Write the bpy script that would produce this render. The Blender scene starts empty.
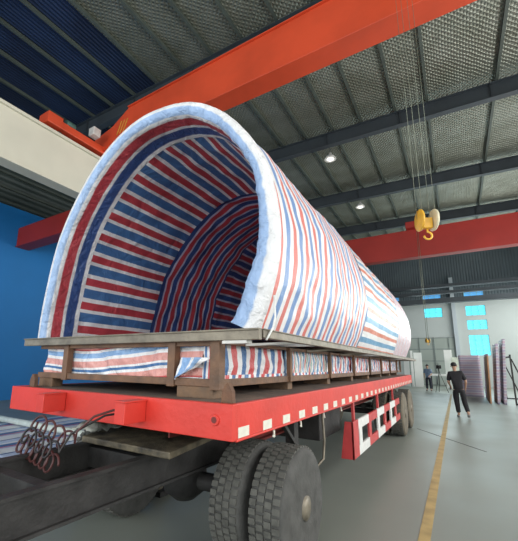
import bpy, bmesh, math, random
from mathutils import Vector, Matrix, noise
random.seed(7)
C = bpy.context.scene.collection
S = bpy.context.scene
# ------------------------------------------------------------------ camera
cam = bpy.data.cameras.new('camera'); co = bpy.data.objects.new('camera', cam); C.objects.link(co)
F, YAW, PITCH, ROLL, PX, PY = 350.15, .56387, .20025, .0144, 231.55, 293.05
d = Vector((-math.sin(YAW)*math.cos(PITCH), math.cos(YAW)*math.cos(PITCH), math.sin(PITCH)))
r0 = Vector((math.cos(YAW), math.sin(YAW), 0)); u0 = r0.cross(d)
r = r0*math.cos(ROLL)+u0*math.sin(ROLL); u = u0*math.cos(ROLL)-r0*math.sin(ROLL)
M = Matrix((r, u, -d)).transposed().to_4x4(); M.translation = Vector((0, 0, 1.6))
co.matrix_world = M
cam.sensor_fit = 'AUTO'; cam.sensor_width = 36; cam.lens = F/541*36
cam.shift_x = (259-PX)/541; cam.shift_y = (PY-270.5)/541
cam.clip_start = .05; cam.clip_end = 300
S.camera = co
# ------------------------------------------------------------------ light
w = bpy.data.worlds.new('world'); S.world = w; w.use_nodes = True
w.node_tree.nodes['Background'].inputs[0].default_value = (.90, .96, 1, 1)
w.node_tree.nodes['Background'].inputs[1].default_value = .9
def area(name, loc, rot, sx, sy, e, col):
    l = bpy.data.lights.new(name, 'AREA'); l.shape = 'RECTANGLE'; l.size = sx; l.size_y = sy
    l.energy = e; l.color = col
    o = bpy.data.objects.new(name, l); C.objects.link(o); o.location = loc; o.rotation_euler = rot
    return o
PI = math.pi
area('behind_camera_fill', (-3, -7.5, 4.2), (PI/2, 0, 0), 15, 7.5, 900, (.97, .99, 1))  # fill light added at the open hall end behind the camera; no door built
area('side_window_daylight', (7.35, 9, 5.0), (0, PI/2, 0), 5, 26, 1700, (1, .99, .96))
area('far_window_daylight', (1.0, 36.6, 6.0), (-PI/2, 0, 0), 8, 5, 450, (.8, .97, 1))
area('far_right_fill', (7.3, 29.5, 5.0), (0, PI/2, 0), 5, 11, 1300, (1, 1, .96))  # added to brighten the far wall and floor; the wall behind is solid
area('left_bay_daylight', (-12.5, -6, 5), (PI/2, 0, 0), 6, 6, 300, (.9, .97, 1))
S.view_settings.view_transform = 'Standard'; S.view_settings.look = 'None'
S.view_settings.gamma = 1; S.view_settings.exposure = 0.06; S.view_settings.use_curve_mapping = False

# ------------------------------------------------------------------ materials
def mat(name, col, rough=.6, metal=0., var=.12, scale=6, bump=0., bscale=30, col2=None, emit=None, es=1, spec=.5, ramp=(.35, .7)):
    m = bpy.data.materials.new(name); m.use_nodes = True; N = m.node_tree.nodes; L = m.node_tree.links
    b = N['Principled BSDF']; b.inputs['Roughness'].default_value = rough; b.inputs['Metallic'].default_value = metal
    b.inputs['Specular IOR Level'].default_value = spec
    tc = N.new('ShaderNodeTexCoord'); n = N.new('ShaderNodeTexNoise'); n.inputs['Scale'].default_value = scale; n.inputs['Detail'].default_value = 5
    L.new(tc.outputs['Object'], n.inputs['Vector'])
    rp = N.new('ShaderNodeValToRGB'); e = rp.color_ramp.elements
    c2 = col2 if col2 else tuple(c*(1-var) for c in col)
    c1 = col if col2 else tuple(min(1, c*(1+var)) for c in col)
    e[0].position = ramp[0]; e[1].position = ramp[1]
    e[0].color = (*c1, 1); e[1].color = (*c2, 1)
    L.new(n.outputs['Fac'], rp.inputs[0]); L.new(rp.outputs[0], b.inputs['Base Color'])
    if bump:
        n2 = N.new('ShaderNodeTexNoise'); n2.inputs['Scale'].default_value = bscale; n2.inputs['Detail'].default_value = 4
        bp = N.new('ShaderNodeBump'); bp.inputs['Strength'].default_value = bump; bp.inputs['Distance'].default_value = .02
        L.new(tc.outputs['Object'], n2.inputs['Vector']); L.new(n2.outputs['Fac'], bp.inputs['Height']); L.new(bp.outputs[0], b.inputs['Normal'])
    if emit: b.inputs['Emission Color'].default_value = (*emit, 1); b.inputs['Emission Strength'].default_value = es
    return m

BLUE, RED, WHITE = (.065, .17, .37), (.60, .10, .10), (.80, .80, .80)
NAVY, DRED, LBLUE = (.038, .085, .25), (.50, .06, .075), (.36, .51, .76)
def striped(name, axis=0, period=.175, warp=.012, wscale=3., phase=0., stops=None, rough=.38, bump=.5, bscale=7, cloud=.0, stretch=(1, 1, 1)):
    """woven stripe cloth: the stripes follow one UV coordinate"""
    m = bpy.data.materials.new(name); m.use_nodes = True; N = m.node_tree.nodes; L = m.node_tree.links
    b = N['Principled BSDF']; b.inputs['Roughness'].default_value = rough
    uv = N.new('ShaderNodeUVMap'); uv.uv_map = 'UVMap'
    sp = N.new('ShaderNodeSeparateXYZ'); L.new(uv.outputs[0], sp.inputs[0])
    tc = N.new('ShaderNodeTexCoord')
    n = N.new('ShaderNodeTexNoise'); n.inputs['Scale'].default_value = wscale; n.inputs['Detail'].default_value = 2
    L.new(tc.outputs['Object'], n.inputs['Vector'])
    def mth(op, a, bb):
        q = N.new('ShaderNodeMath'); q.operation = op
        for i, x in enumerate((a, bb)):
            if isinstance(x, (int, float)): q.inputs[i].default_value = x
            elif x is not None: L.new(x, q.inputs[i])
        return q.outputs[0]
    wv = mth('MULTIPLY', mth('SUBTRACT', n.outputs['Fac'], .5), warp*2)
    t = mth('ADD', sp.outputs[axis], wv)
    t = mth('ADD', t, phase)
    t = mth('FRACT', mth('DIVIDE', t, period), None)
    rp = N.new('ShaderNodeValToRGB'); rp.color_ramp.interpolation = 'LINEAR'
    stops = stops or [(0, BLUE), (.29, WHITE), (.5, RED), (.77, WHITE)]
    # soft two-key edges
    pts = []
    for i, (p, c) in enumerate(stops):
        if i: pts.append((p-.006, stops[i-1][1]))
        pts.append((p+(.006 if i else 0), c))
    e = rp.color_ramp.elements
    e[0].position = pts[0][0]; e[0].color = (*pts[0][1], 1); e[1].position = 1; e[1].color = (*stops[-1][1], 1)
    for p, c in pts[1:]:
        k = e.new(p); k.color = (*c, 1)
    L.new(t, rp.inputs[0])
    out = rp.outputs[0]
    L.new(out, b.inputs['Base Color'])
    n2 = N.new('ShaderNodeTexNoise'); n2.inputs['Scale'].default_value = bscale; n2.inputs['Detail'].default_value = 6; n2.inputs['Roughness'].default_value = .6
    mp = N.new('ShaderNodeMapping'); mp.inputs['Scale'].default_value = stretch
    L.new(tc.outputs['Object'], mp.inputs[0]); L.new(mp.outputs[0], n2.inputs['Vector'])
    n2.inputs['Distortion'].default_value = .8
    bp = N.new('ShaderNodeBump'); bp.inputs['Strength'].default_value = bump; bp.inputs['Distance'].default_value = .05
    L.new(n2.outputs['Fac'], bp.inputs['Height']); L.new(bp.outputs[0], b.inputs['Normal'])
    return m

m_red = mat('trailer_red_paint', (.62, .042, .028), .45, 0, .10, 3, .15, 20)
m_guardred = mat('guard_red_paint', (.52, .05, .05), .45)
m_white = mat('white_paint', (.72, .73, .70), .5, 0, .1, 12)
m_reflect = mat('reflective_tape', (.74, .72, .62), .35, 0, .06, 20)
m_deck = mat('worn_deck', (.19, .135, .10), .75, 0, .3, 5, .4, 25, col2=(.10, .085, .075))
m_rust = mat('rusty_steel', (.20, .105, .06), .75, .2, .3, 8, .4, 40, col2=(.11, .07, .05))
m_brown = mat('brown_primed_steel', (.20, .105, .055), .6, .05, .25, 7, .3, 30, col2=(.105, .062, .038))
m_galv = mat('dull_steel_section', (.25, .22, .165), .5, .3, .2, 8, .2, 30, col2=(.145, .125, .095))
m_wood = mat('old_timber', (.20, .12, .068), .8, 0, .3, 9, .5, 25, col2=(.12, .085, .06))
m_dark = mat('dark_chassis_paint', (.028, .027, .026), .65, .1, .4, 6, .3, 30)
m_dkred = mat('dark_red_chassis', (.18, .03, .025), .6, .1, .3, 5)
m_rubber = mat('tyre_rubber', (.075, .075, .07), .85, 0, .25, 8, .3, 40)
m_tread = mat('dusty_tyre_rubber', (.10, .10, .088), .9, 0, .25, 10, .3, 40)
m_oliverub = mat('dusty_tyre_sidewall', (.15, .13, .095), .85, 0, .25, 6)
m_crane = mat('orange_red_crane_paint', (.58, .065, .022), .45, 0, .12, 1.2, .05, 6)
m_cranered = mat('dark_red_crane_paint', (.31, .02, .013), .5, 0, .1, 1)
m_cream = mat('cream_beam_paint', (.62, .60, .49), .55, 0, .06, .8)
m_grey = mat('light_grey_box', (.62, .61, .57), .5)
m_green = mat('green_motor_paint', (.06, .13, .11), .4)
m_yellow = mat('yellow_hook_paint', (.75, .42, .04), .4, 0, .15, 6)
m_pale = mat('pale_sheave_cover', (.68, .62, .42), .45, 0, .12, 6)
m_black = mat('black_paint', (.015, .015, .015), .6)
m_steel = mat('dark_grey_rafter_paint', (.050, .062, .072), .55, .1, .12, 1.5)
m_purlin = mat('green_grey_purlin', (.075, .092, .078), .6, .1, .15, 2)
m_cable = mat('steel_cable', (.22, .24, .18), .5, .5)
m_linepaint = mat('worn_yellow_line', (.44, .32, .13), .6, 0, .2, 5)
m_bluewall = mat('blue_wall_paint', (.008, .19, .52), .6, 0, .06, .5)
m_joint = mat('floor_joint_filler', (.05, .055, .05), .8)
m_skin = mat('skin', (.48, .29, .20), .55)
m_hair = mat('black_hair', (.012, .011, .011), .6)
m_blackcloth = mat('black_cloth', (.014, .014, .017), .85, 0, .3, 6, .3, 25)
m_navycloth = mat('dark_navy_cloth', (.02, .024, .04), .85)
m_shirt = mat('blue_grey_shirt_cloth', (.16, .23, .33), .8, 0, .1, 8)
m_shoe = mat('grey_shoe', (.30, .30, .29), .7)
m_shoed = mat('black_shoe', (.02, .02, .02), .6)
m_lampwhite = mat('lamp_shade_white', (.8, .8, .76), .4)
m_bulb = mat('lamp_bulb', (.9, .9, .85), .4, emit=(1, .96, .85), es=1.5)
m_pane = mat('daylit_pane', (.1, .6, .75), .2, emit=(.10, .78, .90), es=1.0)
m_paneb = mat('daylit_blue_pane', (.1, .35, .6), .2, emit=(.10, .36, .75), es=.7)
m_winframe = mat('window_bar', (.25, .55, .62), .5)
m_walllight = mat('pale_wall_plaster', (.46, .51, .50), .7, 0, .05, .4)
m_wallshade = mat('blue_grey_wall_plaster', (.44, .50, .54), .7, 0, .05, .4)
m_doorg = mat('grey_green_door_sheet', (.33, .38, .35), .6, 0, .05, .6)
m_doorb = mat('door_frame_bar', (.22, .26, .25), .6)
m_board = mat('white_board', (.80, .83, .80), .5, 0, .05, 1)
m_orange = mat('orange_brown_board_edge', (.50, .25, .12), .7)
m_hose = mat('black_air_hose', (.022, .018, .018), .5)
m_hoser = mat('dark_red_air_hose', (.075, .022, .02), .5)
m_grease = mat('greasy_brown_plate', (.19, .16, .105), .6, .3, .3, 9, .5, 25, col2=(.05, .045, .035))
m_rag = mat('pale_rag', (.42, .43, .38), .85, 0, .2, 15, .5, 30)
m_pipe = mat('white_pipe', (.60, .66, .60), .5)

def mat_floor():
    m = mat('polished_floor', (.255, .275, .238), .30, 0, .08, .35, col2=(.215, .235, .205)); N = m.node_tree.nodes; L = m.node_tree.links
    n = N.new('ShaderNodeTexNoise'); n.inputs['Scale'].default_value = .8
    tc = N.new('ShaderNodeTexCoord'); L.new(tc.outputs['Object'], n.inputs['Vector'])
    mr = N.new('ShaderNodeMapRange'); mr.inputs[3].default_value = .30; mr.inputs[4].default_value = .5
    L.new(n.outputs['Fac'], mr.inputs[0]); L.new(mr.outputs[0], N['Principled BSDF'].inputs['Roughness'])
    return m
def mat_foil():
    m = bpy.data.materials.new('quilted_foil'); m.use_nodes = True; N = m.node_tree.nodes; L = m.node_tree.links; b = N['Principled BSDF']
    b.inputs['Metallic'].default_value = .55; b.inputs['Roughness'].default_value = .42
    tc = N.new('ShaderNodeTexCoord')
    def wave(rot, sc, dist):
        mp = N.new('ShaderNodeMapping'); mp.inputs['Rotation'].default_value = (0, 0, rot); L.new(tc.outputs['Object'], mp.inputs[0])
        wv = N.new('ShaderNodeTexWave'); wv.inputs['Scale'].default_value = sc; wv.inputs['Distortion'].default_value = dist; wv.inputs['Detail'].default_value = 2
        L.new(mp.outputs[0], wv.inputs[0]); return wv.outputs['Fac']
    a = wave(.75, 2.6, 2.2); c = wave(-.75, 2.6, 2.2)
    mx = N.new('ShaderNodeMath'); mx.operation = 'MAXIMUM'; L.new(a, mx.inputs[0]); L.new(c, mx.inputs[1])
    n = N.new('ShaderNodeTexNoise'); n.inputs['Scale'].default_value = 1.1; n.inputs['Detail'].default_value = 4; L.new(tc.outputs['Object'], n.inputs[0])
    rp = N.new('ShaderNodeValToRGB'); e = rp.color_ramp.elements; e[0].position = .3; e[0].color = (.20, .21, .165, 1); e[1].position = .75; e[1].color = (.30, .315, .265, 1)
    L.new(n.outputs['Fac'], rp.inputs[0]); L.new(rp.outputs[0], b.inputs['Base Color'])
    ad = N.new('ShaderNodeMath'); ad.operation = 'ADD'; L.new(mx.outputs[0], ad.inputs[0]); L.new(n.outputs['Fac'], ad.inputs[1])
    bp = N.new('ShaderNodeBump'); bp.inputs['Strength'].default_value = .6; bp.inputs['Distance'].default_value = .05
    L.new(ad.outputs[0], bp.inputs['Height']); L.new(bp.outputs[0], b.inputs['Normal'])
    return m
def mat_ribbed(name, c1, c2, axis, scale, rough=.5, metal=.2):
    m = bpy.data.materials.new(name); m.use_nodes = True; N = m.node_tree.nodes; L = m.node_tree.links; b = N['Principled BSDF']
    b.inputs['Roughness'].default_value = rough; b.inputs['Metallic'].default_value = metal
    tc = N.new('ShaderNodeTexCoord'); wv = N.new('ShaderNodeTexWave'); wv.bands_direction = axis; wv.inputs['Scale'].default_value = scale
    L.new(tc.outputs['Object'], wv.inputs[0])
    n = N.new('ShaderNodeTexNoise'); n.inputs['Scale'].default_value = .5; L.new(tc.outputs['Object'], n.inputs[0])
    rp = N.new('ShaderNodeValToRGB'); e = rp.color_ramp.elements; e[0].position = .4; e[0].color = (*c1, 1); e[1].position = .6; e[1].color = (*c2, 1)
    L.new(n.outputs['Fac'], rp.inputs[0]); L.new(rp.outputs[0], b.inputs['Base Color'])
    bp = N.new('ShaderNodeBump'); bp.inputs['Strength'].default_value = .6; bp.inputs['Distance'].default_value = .05
    L.new(wv.outputs['Fac'], bp.inputs['Height']); L.new(bp.outputs[0], b.inputs['Normal'])
    return m
m_farclad = mat_ribbed('dark_blue_grey_cladding', (.085, .11, .125), (.10, .13, .145), 'X', 1.5)
m_floor = mat_floor(); m_foil = mat_foil()
m_navyroof = mat_ribbed('navy_roof_sheet', (.016, .028, .065), (.022, .042, .10), 'X', 2.2)
m_clad = mat_ribbed('dark_green_cladding', (.045, .062, .058), (.06, .08, .074), 'Z', 1.2)

# ------------------------------------------------------------------ mesh helpers
class MB:
    def __init__(s): s.bm = bmesh.new(); s.mi = 0
    def box(s, x0, x1, y0, y1, z0, z1, mi=0):
        v = [s.bm.verts.new(p) for p in ((x0,y0,z0),(x1,y0,z0),(x1,y1,z0),(x0,y1,z0),(x0,y0,z1),(x1,y0,z1),(x1,y1,z1),(x0,y1,z1))]
        for f in ((0,3,2,1),(4,5,6,7),(0,1,5,4),(1,2,6,5),(2,3,7,6),(3,0,4,7)):
            q = s.bm.faces.new([v[i] for i in f]); q.material_index = mi
        return s
    def beam(s, p, q, w, h, up=(0, 0, 1), mi=0):
        p = Vector(p); q = Vector(q); dd = (q-p).normalized(); a = dd.cross(Vector(up))
        if a.length < 1e-4: a = dd.cross(Vector((0, 1, 0)))
        a.normalize(); b = a.cross(dd).normalized()
        v = []
        for c in (p, q):
            for sx, sy in ((-1,-1),(1,-1),(1,1),(-1,1)): v.append(s.bm.verts.new(c+a*sx*w/2+b*sy*h/2))
        for f in ((0,1,2,3),(7,6,5,4),(0,4,5,1),(1,5,6,2),(2,6,7,3),(3,7,4,0)):
            fc = s.bm.faces.new([v[i] for i in f]); fc.material_index = mi
        return s
    def tube(s, pts, r, n=10, closed=False, mi=0, rs=None):
        pts = [Vector(p) for p in pts]; rings = []; N = len(pts); prev = None
        for i, p in enumerate(pts):
            t = (pts[(i+1) % N]-pts[i-1]) if closed else (pts[min(i+1, N-1)]-pts[max(i-1, 0)])
            t.normalize()
            if prev is None:
                a = t.orthogonal().normalized()
            else:
                a = prev-t*prev.dot(t)
                a = a.normalized() if a.length > 1e-5 else t.orthogonal().normalized()
            prev = a; b = t.cross(a); rr = rs[i] if rs else r
            rings.append([s.bm.verts.new(p+(a*math.cos(k*2*PI/n)+b*math.sin(k*2*PI/n))*rr) for k in range(n)])
        for i in range(N if closed else N-1):
            A = rings[i]; B = rings[(i+1) % N]
            for k in range(n):
                f = s.bm.faces.new((A[k], A[(k+1) % n], B[(k+1) % n], B[k])); f.smooth = True; f.material_index = mi
        if not closed:
            s.bm.faces.new(list(reversed(rings[0]))).material_index = mi; s.bm.faces.new(rings[-1]).material_index = mi
        return s
    def lathe(s, c, axis, prof, n=32, mi=0):
        """prof: (radius, offset along axis)"""
        c = Vector(c); ax = Vector(axis).normalized(); a = ax.orthogonal().normalized(); b = ax.cross(a); rings = []
        for rr, h in prof:
            rings.append([s.bm.verts.new(c+ax*h+(a*math.cos(k*2*PI/n)+b*math.sin(k*2*PI/n))*max(rr, 1e-4)) for k in range(n)])
        for A, B in zip(rings, rings[1:]):
            for k in range(n):
                f = s.bm.faces.new((A[k], A[(k+1) % n], B[(k+1) % n], B[k])); f.smooth = True; f.material_index = mi
        s.bm.faces.new(list(reversed(rings[0]))).material_index = mi; s.bm.faces.new(rings[-1]).material_index = mi
        return s
    def prism(s, poly, vec, mi=0):
        poly = [Vector(p) for p in poly]; vec = Vector(vec)
        A = [s.bm.verts.new(p) for p in poly]; B = [s.bm.verts.new(p+vec) for p in poly]; n = len(A)
        s.bm.faces.new(list(reversed(A))).material_index = mi; s.bm.faces.new(B).material_index = mi
        for i in range(n):
            s.bm.faces.new((A[i], A[(i+1) % n], B[(i+1) % n], B[i])).material_index = mi
        return s
    def build(s, name, mats, parent=None, bevel=0., label=None, kind=None):
        bmesh.ops.recalc_face_normals(s.bm, faces=s.bm.faces)
        me = bpy.data.meshes.new(name); s.bm.to_mesh(me); s.bm.free()
        for m in (mats if isinstance(mats, (list, tuple)) else [mats]): me.materials.append(m)
        o = bpy.data.objects.new(name, me); C.objects.link(o)
        if parent: o.parent = parent; o.matrix_parent_inverse = Matrix.Translation(-Vector(root_loc(parent)))
        if bevel:
            b = o.modifiers.new('bevel', 'BEVEL'); b.width = bevel; b.segments = 2; b.limit_method = 'ANGLE'; b.harden_normals = False
        if label: o['label'] = label
        if kind: o['kind'] = kind
        return o
def root_loc(o):
    # a part's own origin already sits at the world origin; only a top-level thing is offset
    return Vector((0, 0, 0)) if o.parent else Vector(o.location)
def tag(o, label, cat, group=None, kind=None):
    o['label'] = label; o['category'] = cat
    if group: o['group'] = group
    if kind: o['kind'] = kind
    return o
def thing(name, label, cat, loc=(0, 0, 0), group=None):
    o = bpy.data.objects.new(name, None); C.objects.link(o); o.location = loc; o.empty_display_size = .1
    return tag(o, label, cat, group)
def struct(name, mb, m, bevel=0): 
    o = mb.build(name, m, bevel=bevel); o['kind'] = 'structure'; return o
def copy_tree(o, dx=(0, 0, 0), parent=None, label=None):
    c = o.copy(); C.objects.link(c)
    if parent: c.parent = parent
    else: c.location = Vector(o.location)+Vector(dx)
    if label: c['label'] = label
    for ch in list(o.children): copy_tree(ch, parent=c)
    return c
def grid(name, rows, uvs, mats, parent=None, thick=0., flip=False, closed=False, mfun=None, label=None):
    """rows of points with uv, smooth surface"""
    bm = bmesh.new(); uvl = bm.loops.layers.uv.new('UVMap')
    V = [[bm.verts.new(p) for p in row] for row in rows]
    for i in range(len(V)-1):
        for j in range(len(V[0])-1):
            idx = [(i, j), (i, j+1), (i+1, j+1), (i+1, j)]
            if flip: idx.reverse()
            f = bm.faces.new([V[a][b] for a, b in idx]); f.smooth = True
            for lp, (a, b) in zip(f.loops, idx): lp[uvl].uv = uvs[a][b]
            if mfun: f.material_index = mfun(i, j)
    me = bpy.data.meshes.new(name); bm.to_mesh(me); bm.free()
    for m in (mats if isinstance(mats, (list, tuple)) else [mats]): me.materials.append(m)
    o = bpy.data.objects.new(name, me); C.objects.link(o)
    if parent: o.parent = parent; o.matrix_parent_inverse = Matrix.Translation(-Vector(root_loc(parent)))
    if thick:
        sm = o.modifiers.new('thickness', 'SOLIDIFY'); sm.thickness = thick; sm.offset = -1
    if label: o['label'] = label
    return o
def nz(x, y, z): return noise.noise(Vector((x, y, z)))

# ================================================================== HALL
XL, XR, Y0, Y1 = -16., 7.6, -7.8, 37.
def roofz(x): return 12.0-.03*x
struct('floor', MB().box(XL-.2, XR+.2, Y0, Y1+.2, -.2, 0), m_floor)
def roof(x0, x1):
    b = MB(); b.prism([(x0, Y0, roofz(x0)), (x1, Y0, roofz(x1)), (x1, Y0, roofz(x1)+.12), (x0, Y0, roofz(x0)+.12)], (0, Y1-Y0+.2, 0)); return b
struct('ceiling', roof(-8.9, XR), m_foil)
struct('ceiling', roof(XL, -8.9), m_navyroof)
struct('trim_1', MB().box(-.46, -.36, Y0+1, 26, 0, .004), m_linepaint)
struct('trim_2', MB().beam((-1.03, 10.9, .001), (.34, 8.8, .001), .022, .004), m_joint)
# far wall with window openings
wins = [(-2.1, -.62, 6.07, 6.95), (1.15, 2.6, 6.07, 6.95), (1.15, 2.6, 4.85, 5.68), (1.15, 2.6, 2.62, 4.38),
        (-2.1, -.62, 7.62, 8.5), (1.15, 2.6, 7.62, 8.5), (4.9, 6.3, 6.07, 6.95), (4.9, 6.3, 4.85, 5.68), (4.9, 6.3, 2.62, 4.38), (-5.6, -4.1, 7.62, 8.5)]
def wall_with_holes(name, x0, x1, z0, z1, y0, y1, holes, m):
    xs = sorted({x0, x1, *[h[0] for h in holes], *[h[1] for h in holes]}); zs = sorted({z0, z1, *[h[2] for h in holes], *[h[3] for h in holes]})
    b = MB()
    for i in range(len(xs)-1):
        run = None
        for j in range(len(zs)-1):
            cx = (xs[i]+xs[i+1])/2; cz = (zs[j]+zs[j+1])/2
            hole = any(h[0] < cx < h[1] and h[2] < cz < h[3] for h in holes)
            if hole:
                if run is not None: b.box(xs[i], xs[i+1], y0, y1, run, zs[j]); run = None
            elif run is None: run = zs[j]
        if run is not None: b.box(xs[i], xs[i+1], y0, y1, run, z1)
    return struct(name, b, m)
wall_with_holes('wall_far', XL, XR+.2, 0, 7.3, Y1, Y1+.25, [h for h in wins if h[2] < 7], m_walllight)
wall_with_holes('wall_far', XL, XR+.2, 7.3, 12.5, Y1, Y1+.25, [h for h in wins if h[2] > 7], m_farclad)
struct('trim_3', MB().box(.12, .42, Y1-.3, Y1, 0, 9.6), m_wallshade)
for i, (a, b_, c, e) in enumerate(wins):
    f = MB()
    t = .035
    f.box(a, b_, Y1+.02, Y1+.1, c, c+t).box(a, b_, Y1+.02, Y1+.1, e-t, e).box(a, a+t, Y1+.02, Y1+.1, c, e).box(b_-t, b_, Y1+.02, Y1+.1, c, e)
    for k in (1, 2): x = a+(b_-a)*k/3; f.box(x-.016, x+.016, Y1+.03, Y1+.08, c, e)
    nr = max(1, round((e-c)/.45))
    for k in range(1, nr): z = c+(e-c)*k/nr; f.box(a, b_, Y1+.03, Y1+.08, z-.016, z+.016)
    fo = struct('window_%d' % (i+1), f, m_winframe)
    g = MB().box(a+.01, b_-.01, Y1+.1, Y1+.12, c+.01, e-.01).build('window_pane', m_paneb if 7.5 < c else m_pane, fo)
# sliding door on the far wall
dr = MB().box(-3.9, .05, Y1-.12, Y1-.03, 0, 4.2); do = struct('door_1', dr, m_doorg)
f = MB()
for x in (-3.9, -2.75, -1.6, -1.55, -.4, .0): f.box(x, x+.07, Y1-.17, Y1-.12, 0, 4.25)
for z in (0.02, 1.05, 2.1, 3.15, 4.15): f.box(-3.9, .07, Y1-.165, Y1-.12, z, z+.07)
f.build('door_frame', m_doorb, do)
MB().box(-1.35, -.6, Y1-.19, Y1-.125, .05, 2.0).build('wicket_door', m_doorg, do)
# left wall: blue below, dark cladding above
struct('wall_left', MB().box(XL-.2, XL, Y0, Y1, 0, 8.3), m_bluewall)
struct('wall_left', MB().box(XL-.2, XL, Y0, Y1, 8.3, 12.6), m_clad)
b = MB()
for z in (8.35, 9.0, 9.65, 10.3, 10.95, 11.6): b.box(XL, XL+.12, Y0, Y1, z, z+.10)
struct('trim_4', b, m_purlin)
# right wall with a band of windows (behind the camera's right edge)
struct('wall_right', MB().box(XR, XR+.2, Y0, Y1, 0, 2.2).box(XR, XR+.2, Y0, Y1, 7.8, 12.2).box(XR, XR+.2, Y0, -4, 2.2, 7.8).box(XR, XR+.2, 22, Y1, 2.2, 7.8), m_walllight)
# the crane runway on the left, its columns
rb = MB(); XRW = -8.75
rb.box(XRW-.25, XRW, Y0, Y1, 6.40, 7.78)
rb.box(XRW-.34, XRW+.08, Y0, Y1, 7.72, 7.80).box(XRW-.34, XRW+.08, Y0, Y1, 6.34, 6.40)
o = rb.build('crane_runway_beam', m_cream, bevel=.01); tag(o, 'long cream crane runway beam along the left of the hall', 'beam')
MB().box(XRW-.16, XRW-.09, Y0, Y1, 7.80, 7.87).build('rail', m_dark, o)
colm = None
for y in (-3.7, 2.3-.4, 8.3, 14.33, 20.4, 26.2, 32.):
    if y == 2.3-.4: continue
    if colm is None:
        b = MB(); b.box(-9.35, -8.85, -.012, .012, 0, 6.34); b.box(-9.35, -9.33, -.2, .2, 0, 6.34); b.box(-8.87, -8.85, -.2, .2, 0, 6.34)
        b.box(-9.4, -8.8, -.25, .25, 0, .03)
        colm = b.build('steel_column', m_steel); colm.location = (0, y, 0)
        colm0 = colm
    else: colm = colm0.copy(); C.objects.link(colm); colm.location = (0, y, 0)
    tag(colm, 'dark steel column carrying the cream crane runway', 'column', 'steel columns under the cream runway')
# rafters
for i, (y, lab) in enumerate([(-3.7, 'dark grey steel roof rafter above the camera end'), (2.3, 'dark grey steel roof rafter in front of the orange crane'),
        (8.3, 'dark grey steel roof rafter just behind the orange crane girder'), (14.33, 'dark grey roof rafter crossing nearest behind the orange crane, before both lamps'),
        (20.4, 'dark grey roof rafter between the two hanging lamps'), (26.1, 'dark grey roof rafter just above the dark red crane girder'),
        (32., 'farthest dark grey steel roof rafter near the end wall')]):
    b = MB()
    def zz(x): return 11.22-.03*x
    for (h0, h1, t) in ((0, .025, .13), (.025, .60, .01), (.60, .625, .13)):
        b.prism([(XL, y-t, zz(XL)+h0), (XR, y-t, zz(XR)+h0), (XR, y-t, zz(XR)+h1), (XL, y-t, zz(XL)+h1)], (0, 2*t, 0))
    for x in (-13, -10, -7, -4, -1, 2, 5): b.box(x-.006, x+.006, y-.1, y+.1, zz(x)+.025, zz(x)+.60)
    o = b.build('roof_rafter', m_steel); tag(o, lab, 'rafter', 'roof rafters')
# purlins
ORD = 'first second third fourth fifth sixth seventh eighth ninth tenth eleventh twelfth'.split()
px = [-15.2, -14.0, -12.6, -11.3, -10.0, -8.7, -7.4, -6.15, -4.95, -3.7, -2.5, -1.15, .0, 2.2, 4.4, 6.4]
for i, x in enumerate(px):
    z = roofz(x)
    b = MB().box(x-.035, x+.035, Y0, Y1, z-.13, z-.002).box(x-.035, x+.06, Y0, Y1, z-.135, z-.12)
    o = b.build('roof_purlin', m_purlin)
    side = 'left bay of navy roof sheets' if x < -8.9 else 'silver foil roof'
    tag(o, '%s purlin from the left running lengthwise under the %s' % (ORD[i if i < 5 else i-5], side), 'purlin', 'purlins under the ' + side)
# braces / dark service beams across the far end
for y, z, h, lab in ((34.8, 8.55, .28, 'topmost dark beam crossing in front of the high windows of the end wall'),
                     (34.2, 7.85, .25, 'middle dark beam crossing in front of the high windows of the end wall'),
                     (33.6, 7.05, .42, 'lowest and thickest dark beam crossing just above the pale blue windows')):
    o = MB().box(-8.7, 7.5, y, y+.25, z-h/2, z+h/2).box(-8.7, 7.5, y-.08, y+.33, z-h/2, z-h/2+.03).build('cross_beam', m_steel)
    tag(o, lab, 'beam')
# ---- near orange crane
cr = thing('bridge_crane', 'large orange-red bridge crane girder crossing top left above the striped tunnel', 'crane', (-8.75, 6.1, 7.87))
poly = [(-9.1, 0, 7.95), (-8.2, 0, 7.95), (-7.2, 0, 8.0), (6.9, 0, 8.0), (6.9, 0, 9.1), (-7.6, 0, 9.1), (-8.3, 0, 8.72), (-9.1, 0, 8.55)]
gx = MB()
for ya, yb in ((6.09, 6.5),): gx.prism([(x, ya, z) for x, _, z in poly], (0, yb-ya, 0))
gx.box(-9.1, 6.9, 6.04, 6.55, 7.98, 8.0)
gx.build('girder', m_crane, cr, .01)
gx = MB().box(-7.6, 6.9, 6.04, 6.55, 9.1, 9.13); gx.build('girder_flange', m_crane, cr)
st = MB()
for k in range(3): st.prism([(-8.05+k*.13, 6.082, 8.35), (-8.02+k*.13, 6.082, 8.35), (-7.85+k*.13, 6.082, 8.75), (-7.88+k*.13, 6.082, 8.75)], (0, .006, 0))
st.build('warning_stripes', mat('yellow_stripe_paint', (.62, .40, .05), .5), cr, label='yellow slanted warning stripes')
e = MB().box(-9.0, -8.6, 4.45, 7.75, 7.9, 8.13).box(-9.03, -8.57, 4.3, 4.72, 7.88, 8.2); eo = e.build('end_truck', m_crane, cr, .015)
for y in (4.75, 7.45): MB().lathe((-8.94, y, 8.045), (1, 0, 0), [(.17, 0), (.17, .02), (.13, .03), (.13, .13), (.17, .14), (.17, .16)], 24).build('wheel', m_dark, eo)
MB().lathe((-8.70, 4.85, 8.20), (0, 1, 0), [(.09, 0), (.11, .03), (.11, .26), (.07, .3)], 20).box(-8.75, -8.6, 4.9, 5.1, 8.12, 8.2).build('drive_motor', m_green, cr, label='green drive motor')
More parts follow.
